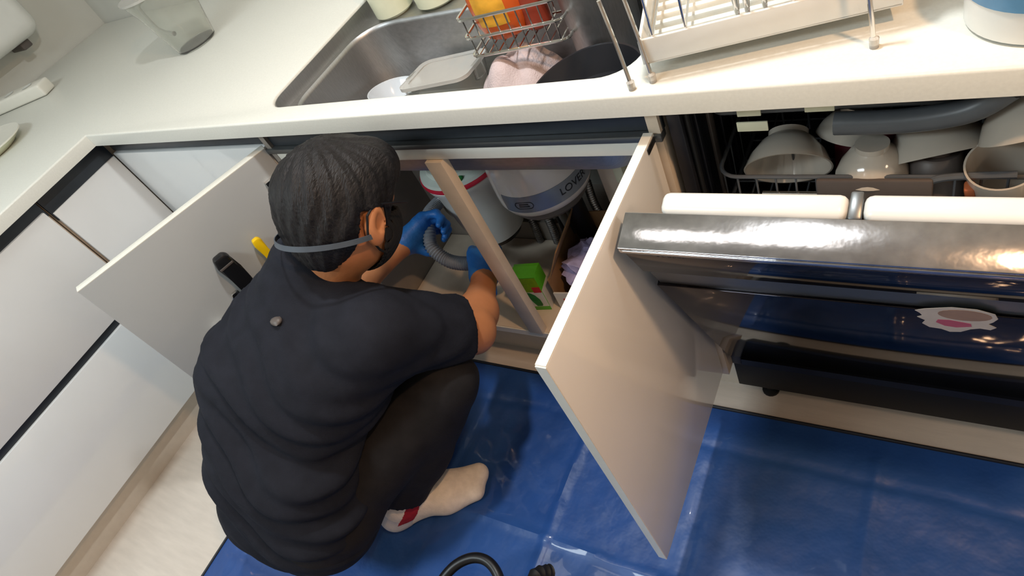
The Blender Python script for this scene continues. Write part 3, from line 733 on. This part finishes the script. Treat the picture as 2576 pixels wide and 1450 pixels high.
# dish rack with drip tray
def dish_rack():
    t = thing('dish_rack', 'chrome wire dish rack over a ribbed white drip tray on the worktop', 'dish rack', (1.6, .1, H))
    mx = Matrix.Translation((1.568, .030, H)) @ Matrix.Rotation(R(13), 4, 'Z')
    W, D = .30, .32
    z0, z1 = .024, .060
    part('drip_tray', MB().box(0, W, 0, D, z0, z0 + .004, .001, mtx=mx).box(0, W, 0, .005, z0, z1, .0015, mtx=mx).box(0, W, D - .005, D, z0, z1, .0015, mtx=mx).box(0, .005, .005, D - .005, z0, z1, .0015, mtx=mx).box(W - .005, W, .005, D - .005, z0, z1, .0015, mtx=mx), M['white'], t)
    for k in range(12):
        y = .02 + k * .024
        part('tray_rib', MB().box(.012, W - .012, y, y + .011, z0 + .004, z0 + .016, .002, mtx=mx), M['edge'], t)
    for (x, y) in ((-.020, -.013), (.008, -.006), (W - .033, -.034), (W + .006, D - .02), (-.008, D - .02)):
        part('leg', MB().tube(spline([(x, y, .003), (x - .004, y + .004, .06), (x - .010, y + .006, .13)], 5), .0028, 8, mtx=mx), M['chrome'], t)
        part('leg_cap', MB().lathe([(.005, 0), (.0055, .012), (.003, .014)], 12, mx @ Matrix.Translation((x, y, .0))), M['film'], t)
    for z in (.13, .165):
        part('rail', MB().tube([(x, y, z) for x, y in rrect(-.016, W - .02, -.002, D, .02, 4)], .004, 8, closed=True, mtx=mx), M['chrome'], t)
    for k in range(7):
        x = .02 + k * .042
        if k == 2 or k == 3: continue
        part('wire', MB().tube([(x, -.002, .165), (x, .004, .06), (x, D - .01, .06), (x, D, .165)], .0018, 6, mtx=mx), M['chrome'], t)
    for x in (.118, .130, .150):
        part('divider', MB().tube([(x, .0, .13), (x + .006, .012, .05), (x + .012, .03, .13)], .0024, 6, mtx=mx), M['chrome'], t)
    return mx
mxr = dish_rack()
t = thing('shade_caddy', 'pink based caddy with tall white top added for shade in the dish rack', 'caddy', tuple(mxr @ Vector((.255, .06, .0402))))
mq = mxr @ Matrix.Translation((.215, .012, .0405))
part('sleeve', MB().box(0, .075, 0, .11, .050, .24, .008, mtx=mq), M['white'], t)  # out-of-view top, made tall and opaque to shade the worktop beside it
part('base', MB().box(-.003, .078, -.003, .113, .0, .0495, .010, mtx=mq), M['pink'], t)
for k, (x, y) in enumerate(((.02, .03), (.05, .05), (.03, .08))): part('spoon', MB().tube([(x, y, .235), (x + .008, y + .006, .33)], .0035, 8, mtx=mq), M['chrome'], t)
# round canister
t = thing('canister', 'round white canister with blue print at the right of the worktop', 'canister', (2.03, .10, H))
bx = Matrix.Translation((1.990, .100, H))
part('tub', MB().lathe([(.068, .001), (.072, .004), (.076, .10), (.079, .101), (.079, .108), (.001, .108)], 48, bx), M['white'], t)
part('print', MB().lathe([(.0745, .040), (.0768, .088), (.0762, .088), (.0738, .040)], 48, bx, cap=False), M['bluep'], t)

# ------------------------------------------------------------------ black machine at the bottom of the picture
def machine():
    t = thing('drain_machine', 'black drain cleaning machine with tube handle on the tarp', 'machine', (1.22, -.66, 0))
    part('body', MB().box(1.12, 1.34, -.80, -.585, .0065, .145, .03, 3), M['black'], t)
    part('top_plate', MB().box(1.285, 1.345, -.60, -.545, .13, .172, .012, 3), M['black'], t)
    part('grip', MB().tube(spline([(1.14, -.66, .10), (1.145, -.60, .15), (1.165, -.545, .165), (1.20, -.512, .168), (1.24, -.508, .165), (1.275, -.535, .155), (1.30, -.60, .12)], 8), .0105, 14), M['black'], t)
    part('badge', MB().lathe([(.018, 0), (.018, .003)], 24, Matrix.Translation((1.305, -.572, .1722))), M['tool_grey'], t, 'pale grey round badge')
    part('badge_ring', MB().lathe([(.022, .0), (.0245, .0), (.0245, .004), (.022, .004)], 28, Matrix.Translation((1.305, -.572, .172)), cap=False), M['tool_grey'], t)
    S = spline([(1.365, -.60, .12), (1.35, -.55, .15), (1.333, -.50, .15), (1.345, -.475, .12)], 10)
    S = [Vector(p) for p in S]
    part('ribbed_sleeve', MB().tube(S, .013, 14, radii=[.013 + (.002 if i % 3 == 0 else 0) for i in range(len(S))]), M['rubber'], t)
machine()

# ------------------------------------------------------------------ person (signed distance fields meshed with surface nets)
def nets(fn, lo, hi, h):
    lo = np.array(lo, float); n = np.ceil((np.array(hi) - lo) / h).astype(int) + 1
    ax = [lo[i] + h * np.arange(n[i]) for i in range(3)]
    P = np.stack(np.meshgrid(*ax, indexing='ij'), -1).reshape(-1, 3).astype(np.float32)
    F = np.concatenate([fn(P[i:i + 400000]) for i in range(0, len(P), 400000)]).reshape(n).astype(np.float32)
    S = F < 0
    c = [S[i:n[0] - 1 + i, j:n[1] - 1 + j, k:n[2] - 1 + k] for i in (0, 1) for j in (0, 1) for k in (0, 1)]
    cnt = sum(x.astype(np.int8) for x in c); act = (cnt > 0) & (cnt < 8)
    idx = -np.ones(act.shape, np.int64); A_ = np.argwhere(act); idx[act] = np.arange(len(A_))
    acc = np.zeros((len(A_), 3)); num = np.zeros(len(A_))
    cor = [(i, j, k) for i in (0, 1) for j in (0, 1) for k in (0, 1)]
    for a in range(8):
        for b in range(a + 1, 8):
            da = np.array(cor[a]); db = np.array(cor[b])
            if np.abs(da - db).sum() != 1: continue
            fa = F[tuple((A_ + da).T)]; fb = F[tuple((A_ + db).T)]
            mk = (fa < 0) != (fb < 0)
            tt = np.where(mk, fa / np.where(fa - fb == 0, 1, fa - fb), 0)
            acc += np.where(mk[:, None], da + (db - da) * tt[:, None], 0); num += mk
    V = lo + h * (A_ + acc / num[:, None])
    Q = []
    for d in range(3):
        e = np.zeros(3, int); e[d] = 1; u, v = [(1, 2), (2, 0), (0, 1)][d]
        sl0 = [slice(0, n[i] - e[i]) for i in range(3)]; sl1 = [slice(e[i], n[i]) for i in range(3)]
        s0, s1 = S[tuple(sl0)], S[tuple(sl1)]
        X = np.argwhere(s0 != s1); X = X[(X[:, u] > 0) & (X[:, v] > 0) & (X[:, u] < n[u] - 1) & (X[:, v] < n[v] - 1)]
        fl = s0[tuple(X.T)]
        eu = np.zeros(3, int); eu[u] = 1; ev = np.zeros(3, int); ev[v] = 1
        q = np.stack([idx[tuple((X - o).T)] for o in (eu + ev, ev, 0 * eu, eu)], 1)
        q[~fl] = q[~fl][:, ::-1]; Q.append(q)
    Q = np.concatenate(Q); Q = Q[(Q >= 0).all(1)]
    return V, Q
def sdf_part(name, fn, lo, hi, h, m, parent, label=None):
    V, Q = nets(fn, lo, hi, h)
    r = rootloc(parent) if parent else Vector((0, 0, 0))
    me = bpy.data.meshes.new(name); me.from_pydata((V - np.array(r)).tolist(), [], Q.tolist())
    for p in me.polygons: p.use_smooth = True
    me.materials.append(m); o = bpy.data.objects.new(name, me); COL.objects.link(o)
    if parent: o.parent = parent
    if label: o['label'] = label
    return o
def cone(P, a, b, ra, rb):
    a = np.array(a, np.float32); b = np.array(b, np.float32); ba = b - a
    h = np.clip(((P - a) @ ba) / (ba @ ba), 0, 1)
    return np.linalg.norm(P - a - h[:, None] * ba, axis=1) - (ra + (rb - ra) * h)
def ell(P, c, r, ax=None):
    q = P - np.array(c, np.float32)
    if ax is not None: q = q @ np.array(ax, np.float32).T
    r = np.array(r, np.float32)
    k0 = np.linalg.norm(q / r, axis=1); k1 = np.linalg.norm(q / (r * r), axis=1) + 1e-9
    return k0 * (k0 - 1) / k1
def smin(a, b, k):
    h = np.clip(.5 + .5 * (b - a) / k, 0, 1); return b + (a - b) * h - k * h * (1 - h)
def sm(L, k):
    d = L[0]
    for x in L[1:]: d = smin(d, x, k)
    return d
V3 = lambda *a: np.array(a, float)
def unit(a): return a / np.linalg.norm(a)
J = dict(pel=V3(.785, -.555, .262), waist=V3(.815, -.50, .40), chest=V3(.885, -.375, .535), c7=V3(.935, -.235, .66),
         shL=V3(.812, -.32, .605), shR=V3(1.085, -.285, .600), elL=V3(.70, -.135, .42), wrL=V3(.790, .070, .415),
         elR=V3(1.120, -.135, .400), wrR=V3(1.024, .045, .342),
         hipR=V3(.875, -.535, .25), hipL=V3(.70, -.545, .25), knR=V3(1.10, -.255, .385), knL=V3(.72, -.205, .385),
         anR=V3(.905, -.440, .085), anL=V3(.63, -.40, .085), toR=V3(1.057, -.312, .03), toL=V3(.585, -.245, .03),
         head=V3(1.046, -.158, .779))
hf = unit(V3(.10, .80, -.60)); hr = unit(np.cross(hf, V3(.075, .6, .8))); hu = np.cross(hr, hf)
HA = np.stack([hr, hf, hu])
def hp(r, f, u): return J['head'] + hr * r + hf * f + hu * u
LB = V3(1, .12, .02)
def torso(P, g):
    R_ = unit(V3(1, .12, .04)); R2 = unit(V3(.99, .03, 0))
    L = [cone(P, J['pel'] - R2 * .046, J['pel'] + R2 * .072, .118 + g, .118 + g),
         cone(P, J['waist'] - R2 * .022, J['waist'] + R2 * .07, .110 + g, .112 + g),
         cone(P, J['chest'] - R_ * .052, J['chest'] + R_ * .085, .106 + g, .108 + g),
         cone(P, J['shL'] + R_ * .03, J['shR'] - R_ * .03, .068 + g, .068 + g),
         cone(P, J['chest'], J['c7'] - V3(.01, .02, .02), .09 + g, .062 + g)]
    return sm(L, .09)
def leg(P, s, g):
    h, k, a = J['hip' + s], J['kn' + s], J['an' + s]
    return sm([cone(P, h, k, .088 + g, .058 + g), cone(P, k, k * .45 + a * .55, .056 + g, .056 + g), cone(P, k * .5 + a * .5, a, .054 + g, .036 + g)], .03)
def foot(P, s, g):
    a, t = J['an' + s], J['to' + s]; d = unit((t - a) * V3(1, 1, 0)); r = V3(d[1], -d[0], 0)
    base = V3(a[0], a[1], 0)
    L = [cone(P, a, base - d * .035 + V3(0, 0, .045), .034 + g, .032 + g),
         cone(P, base - d * .04 + V3(0, 0, .036), base + d * .10 + V3(0, 0, .042), .030 + g, .036 + g),
         cone(P, a, base + d * .09 + V3(0, 0, .05), .032 + g, .032 + g),
         cone(P, base + d * .10 + r * .012 + V3(0, 0, .036), base + d * .165 + r * .02 + V3(0, 0, .026), .034 + g, .022 + g),
         cone(P, base + d * .11 - r * .016 + V3(0, 0, .036), base + d * .185 - r * .020 + V3(0, 0, .027), .032 + g, .023 + g)]
    return np.maximum(sm(L, .03), -(P[:, 2] - .0085))
HANDS = {}
def hand_axes(s, fwd, curl, wr):
    HANDS[s] = (unit(np.array(fwd)), unit(np.array(curl)), np.array(wr))
# fingers run along fwd and curl toward curl
hose_R, hose_L = V3(.985, .095, .349), V3(.824, .150, .406)
hand_axes('R', (-.30, .62, .05), (-.35, -.1, -.9), J['wrR'])
hand_axes('L', (.35, .80, -.05), (.85, -.4, -.2), J['wrL'])
def hand(P, s, g):
    f, c, w_ = HANDS[s]
    c = unit(c - f * (c @ f)); sd = np.cross(f, c)          # side axis across the knuckles
    th = 1 if s == 'R' else -1
    o = w_ + f * .012
    L = [cone(P, o - sd * .016, o + f * .065 - sd * .024, .020 + g, .017 + g), cone(P, o + sd * .016, o + f * .062 + sd * .024, .020 + g, .017 + g),
         cone(P, o, o + f * .066, .022 + g, .018 + g), cone(P, w_ - f * .03, o, .026 + g, .024 + g)]
    d = sm(L, .018)
    for k, (off, ln) in enumerate(((-.033, .92), (-.011, 1.05), (.011, 1.0), (.032, .80))):
        p = o + f * .072 + sd * off * .95 - c * .003
        q1 = p + (f * .80 + c * .60) * .040 * ln; q2 = q1 + (f * -.10 + c * .99) * .027 * ln; q3 = q2 + (f * -.80 + c * .55) * .022 * ln
        fg = sm([cone(P, p - f * .02, p, .0105 + g, .0105 + g), cone(P, p, q1, .0105 + g, .0098 + g), cone(P, q1, q2, .0098 + g, .0088 + g), cone(P, q2, q3, .0088 + g, .0076 + g)], .006)
        d = smin(d, fg, .006)
    t0 = o + f * .012 - sd * th * .022 + c * .008; t1 = t0 + (f * .5 - sd * th * .55 + c * .55) * .042; t2 = t1 + (f * .45 - sd * th * .05 + c * .85) * .034
    d = smin(d, sm([cone(P, t0, t1, .0145 + g, .0115 + g), cone(P, t1, t2, .0112 + g, .0088 + g)], .006), .012)
    return d
def arm(P, s, g):
    a, e, w_ = J['sh' + s], J['el' + s], J['wr' + s]
    return sm([cone(P, a, e, .052 + g, .042 + g), cone(P, e, e * .65 + w_ * .35, .043 + g, .043 + g), cone(P, e * .65 + w_ * .35, w_, .042 + g, .027 + g)], .025)
def head(P):
    sk = ell(P, hp(0, -.012, .030), (.076, .094, .085), HA)
    jaw = ell(P, hp(0, .030, -.045), (.058, .062, .062), HA)
    d = smin(sk, jaw, .04)
    d = smin(d, cone(P, hp(0, .085, -.005), hp(0, .098, -.030), .010, .014), .015)          # nose
    d = smin(d, cone(P, hp(-.035, .073, .022), hp(.035, .073, .022), .012, .012), .02)       # brow
    d = smin(d, cone(P, hp(-.016, .083, -.058), hp(.016, .083, -.058), .008, .008), .012)    # lips
    for s in (-1, 1):
        e = np.maximum(ell(P, hp(s * .083, .002, -.012), (.013, .022, .034), HA), -ell(P, hp(s * .097, .008, -.010), (.012, .012, .020), HA))
        e = smin(e, ell(P, hp(s * .082, .006, -.040), (.009, .011, .012), HA), .01)
        d = smin(d, e, .006)
    nk = cone(P, J['c7'] + V3(0, .01, -.02), hp(0, -.015, -.050), .062, .056)
    return smin(d, nk, .03)
def body_fn(P):
    d = head(P)
    d = smin(d, torso(P, -.012), .04)
    for s in 'LR':
        d = smin(d, arm(P, s, 0), .03); d = smin(d, hand(P, s, -.0025), .015)
        d = smin(d, leg(P, s, -.012), .02); d = smin(d, foot(P, s, -.006), .02)
    return d
person = sdf_part('person', body_fn, (.46, -.72, -.02), (1.26, .26, .97), .0062, M['skin'], None)
props(person, 'person in dark shirt crouching at the open sink cabinet holding a hose', 'person')
# shirt: torso shell + loose sleeves + folds
def folds(P, amp):
    u = P @ np.array((.52, .30, .80), np.float32); v = P @ np.array((.75, -.6, .1), np.float32)
    ph = u * 62 + 2.2 * np.sin(v * 17 + 1.0) + 1.3 * np.sin(P[:, 0] * 23 + P[:, 1] * 11)
    env = .5 + .5 * np.sin(v * 9 + u * 6 + .6)
    return amp * (np.abs(np.sin(ph * .5)) ** 1.6 - .5) * env + amp * .5 * np.sin(u * 120 + v * 40 + 2 * np.sin(v * 30)) * env
def sleeve(P, s):
    a, e = J['sh' + s], J['el' + s]
    d = unit(e - a); en = a + (e - a) * (.77 if s == 'R' else .90)
    q = cone(P, a, en + d * .05, .076 if s == 'R' else .066, .076)
    return np.maximum(q, (P - en.astype(np.float32)) @ d.astype(np.float32) * .97)
def shirt_fn(P):
    t = torso(P, .012)
    t = smin(t, cone(P, V3(.785, -.50, .42), V3(.785, -.41, .56), .088, .08), .08)
    for s in 'LR': t = smin(t, sleeve(P, s), .05 if s == 'R' else .03)
    t = t + folds(P, .0105)
    hem = (P - np.array(J['pel'], np.float32)) @ np.array(unit(V3(-.05, -.42, -.9)), np.float32) - .085
    t = np.maximum(t, hem)
    t = smin(t, cone(P, J['chest'], J['c7'] + V3(.018, .0, .050), .09, .068), .05)
    nk = cone(P, J['c7'] + V3(.018, .092, .0), hp(0, .03, -.045), .066, .066)
    t = np.maximum(t, -nk)
    dn = cone(P, J['c7'] + V3(.02, .06, -.02), J['c7'] + V3(.06, .15, -.04), .062, .062)
    return np.maximum(t, -dn)
shirt = sdf_part('t_shirt', shirt_fn, (.50, -.75, .10), (1.28, .02, .80), .0062, M['shirt'], person, 'loose charcoal t-shirt')
def tr_fn(P):
    d = cone(P, J['pel'] - V3(.075, 0, .01), J['pel'] + V3(.075, 0, -.01), .125, .125)
    for s in 'LR':
        d = smin(d, leg(P, s, .010), .04)
        k_, a_ = J['kn' + s], J['an' + s]; fw = unit((J['to' + s] - a_) * V3(1, 1, 0))
        d = smin(d, cone(P, k_ * .8 + a_ * .2, a_ + fw * .028 + V3(0, 0, .05), .066, .056), .03)
    u = P @ np.array((.6, .5, .62), np.float32); v = P @ np.array((-.6, .8, 0), np.float32)
    d = d + .004 * np.sin(u * 75 + 2 * np.sin(v * 22)) * (.5 + .5 * np.sin(v * 16 + 1))
    cut = np.minimum(np.linalg.norm(P - np.array(J['anR'], np.float32), axis=1), np.linalg.norm(P - np.array(J['anL'], np.float32), axis=1)) - .078
    return np.maximum(np.maximum(d, -cut), -(P[:, 2] - .04))
sdf_part('trousers', tr_fn, (.48, -.74, .03), (1.26, -.06, .52), .0065, M['trousers'], person, 'black trousers')
for s in 'RL':
    a = J['an' + s]
    lo = np.minimum(a, J['to' + s]) - .10; hi = np.maximum(a, J['to' + s]) + .10; lo[2] = -.005; hi[2] = .17
    sk_ = sdf_part('sock', lambda P, s=s: np.maximum(smin(foot(P, s, .002), np.maximum(leg(P, s, .0), P[:, 2] - .14), .02), P[:, 2] - .14), lo, hi, .0042, M['sock'], person)
    d_ = unit((J['to' + s] - a) * V3(1, 1, 0))
    # red band and pale heel
    band = lambda P, s=s: np.maximum(smin(foot(P, s, .0035), leg(P, s, .002), .02), np.abs((P - np.array(a, np.float32)) @ np.array(unit(V3(d_[0] * .62, d_[1] * .62, -.62)), np.float32) - .016) - .017)
    b_ = sdf_part('sock_band', lambda P, s=s, a=a, d_=d_, band=band: np.maximum(band(P), .05 - P[:, 2]), lo, hi, .0042, M['red_knit'], sk_)
    sdf_part('sock_heel', lambda P, s=s, a=a, d_=d_: np.maximum(foot(P, s, .0028), (P - np.array(a, np.float32)) @ np.array(d_, np.float32) - .0 - .5 * (P[:, 2] - .03)), lo, hi, .0042, M['sock_heel'], sk_)
for s in 'RL':
    f, c_, w_ = HANDS[s]; lo = w_ - .14; hi = w_ + .15
    fn = lambda P, s=s, f=f, w_=w_: np.maximum(hand(P, s, .0008), -((P - np.array(w_, np.float32)) @ np.array(f, np.float32) + .032))
    gl = sdf_part('glove', fn, lo, hi, .0032, M['glove'], person, 'blue work glove')
    cu = sdf_part('cuff', lambda P, s=s, f=f, w_=w_: np.maximum(cone(P, w_ - f * .045, w_ - f * .012, .031, .029), np.abs((P - np.array(w_, np.float32)) @ np.array(f, np.float32) + .028) - .014), lo, hi, .0035, M['glove'], gl)
# hair: thick cap, cut at hairline
def hair_fn(P):
    d = ell(P, hp(0, -.014, .030), (.090, .108, .098), HA)
    d = smin(d, ell(P, hp(0, -.052, -.022), (.074, .050, .075), HA), .03)
    d = smin(d, ell(P, hp(0, .045, .072), (.080, .062, .052), HA), .03)
    q = (P - np.array(J['head'], np.float32)) @ HA.T.astype(np.float32)
    ang = np.arctan2(q[:, 0], q[:, 1] + .05)
    d = d + .0016 * np.sin(ang * 15 + q[:, 2] * 14 + 1.5 * np.sin(q[:, 2] * 40)) + .0012 * np.sin(ang * 37 - q[:, 2] * 22) + .002 * np.sin(q[:, 0] * 60 + q[:, 1] * 40)
    face = np.maximum(np.maximum(-(q[:, 1] - .062), q[:, 2] - .048), -1)       # open in front, below the fringe
    d = np.maximum(d, -face)
    side = np.maximum(-(q[:, 1] + .028), q[:, 2] - .012 + .35 * np.clip(q[:, 1] - .03, 0, .1))                       # clear the ears
    d = np.maximum(d, -np.maximum(side, .060 - np.abs(q[:, 0])))
    return np.maximum(d, -(q[:, 2] + .094 + .25 * (q[:, 1] + .06)))
sdf_part('hair', hair_fn, J['head'] - .16, J['head'] + .17, .0042, M['hair'], person, 'short black hair')
def ring_strap(nm, f0, u0, tilt, a0, a1, rx, ry, wd, m, th=.0016):
    vs, fs = [], []; n = 40
    for i in range(n + 1):
        a = a0 + (a1 - a0) * i / n
        for dr, du in ((0, -wd), (th, -wd), (th, wd), (0, wd)):
            r_, f_ = (rx + dr) * math.cos(a), (ry + dr) * math.sin(a)
            vs.append(tuple(hp(r_, f0 + f_, u0 + du + tilt * f_)))
    for i in range(n):
        for k in range(4): fs.append((i * 4 + k, (i + 1) * 4 + k, (i + 1) * 4 + (k + 1) % 4, i * 4 + (k + 1) % 4))
    fs += [(0, 1, 2, 3), tuple(n * 4 + k for k in (3, 2, 1, 0))]
    return part(nm, MB().raw(vs, fs), m, person)
ring_strap('head_strap', -.018, -.032, .10, R(172), R(368), .0885, .104, .0045, M['strap'])
def mask_fn(P):
    d = np.abs(smin(ell(P, hp(0, .036, -.045), (.062, .066, .066), HA), ell(P, hp(0, .085, -.03), (.03, .03, .04), HA), .03) - .003) - .0018
    q = (P - np.array(J['head'], np.float32)) @ HA.T.astype(np.float32)
    return np.maximum(np.maximum(d, q[:, 2] + .005), .035 - q[:, 1])
sdf_part('face_mask', mask_fn, J['head'] - .13, J['head'] + .14, .004, M['mask'], person, 'black face mask')
for s in (-1, 1):
    part('mask_strap', MB().tube([hp(s * x, f, u) for x, f, u in ((.064, .045, -.02), (.084, .024, .018), (.089, .000, .024), (.090, -.018, .005), (.086, -.016, -.03), (.070, .02, -.062), (.058, .045, -.075))], .0022, 8), M['mask'], person)
    part('glasses_temple', MB().tube([hp(s * x, f, u) for x, f, u in ((.074, .085, .012), (.090, .05, .018), (.096, .010, .022))], .0018, 6), M['black'], person)
    part('eye', MB().lathe([(.0005, -.008), (.006, -.006), (.009, 0), (.006, .006), (.0005, .008)], 14, Matrix.Translation(tuple(hp(s * .031, .078, .006)))), M['ink'], person)
# small hang loop between the shoulder blades
from mathutils.bvhtree import BVHTree
tree = BVHTree.FromPolygons([v.co for v in shirt.data.vertices], [tuple(p.vertices) for p in shirt.data.polygons])
q = tree.find_nearest(Vector((.962, -.335, .675)))[0]
part('loop_tab', lump(q.x, q.y, q.z + .001, .013, .010, .006, .2, 6, 2), M['greyplastic'], shirt)
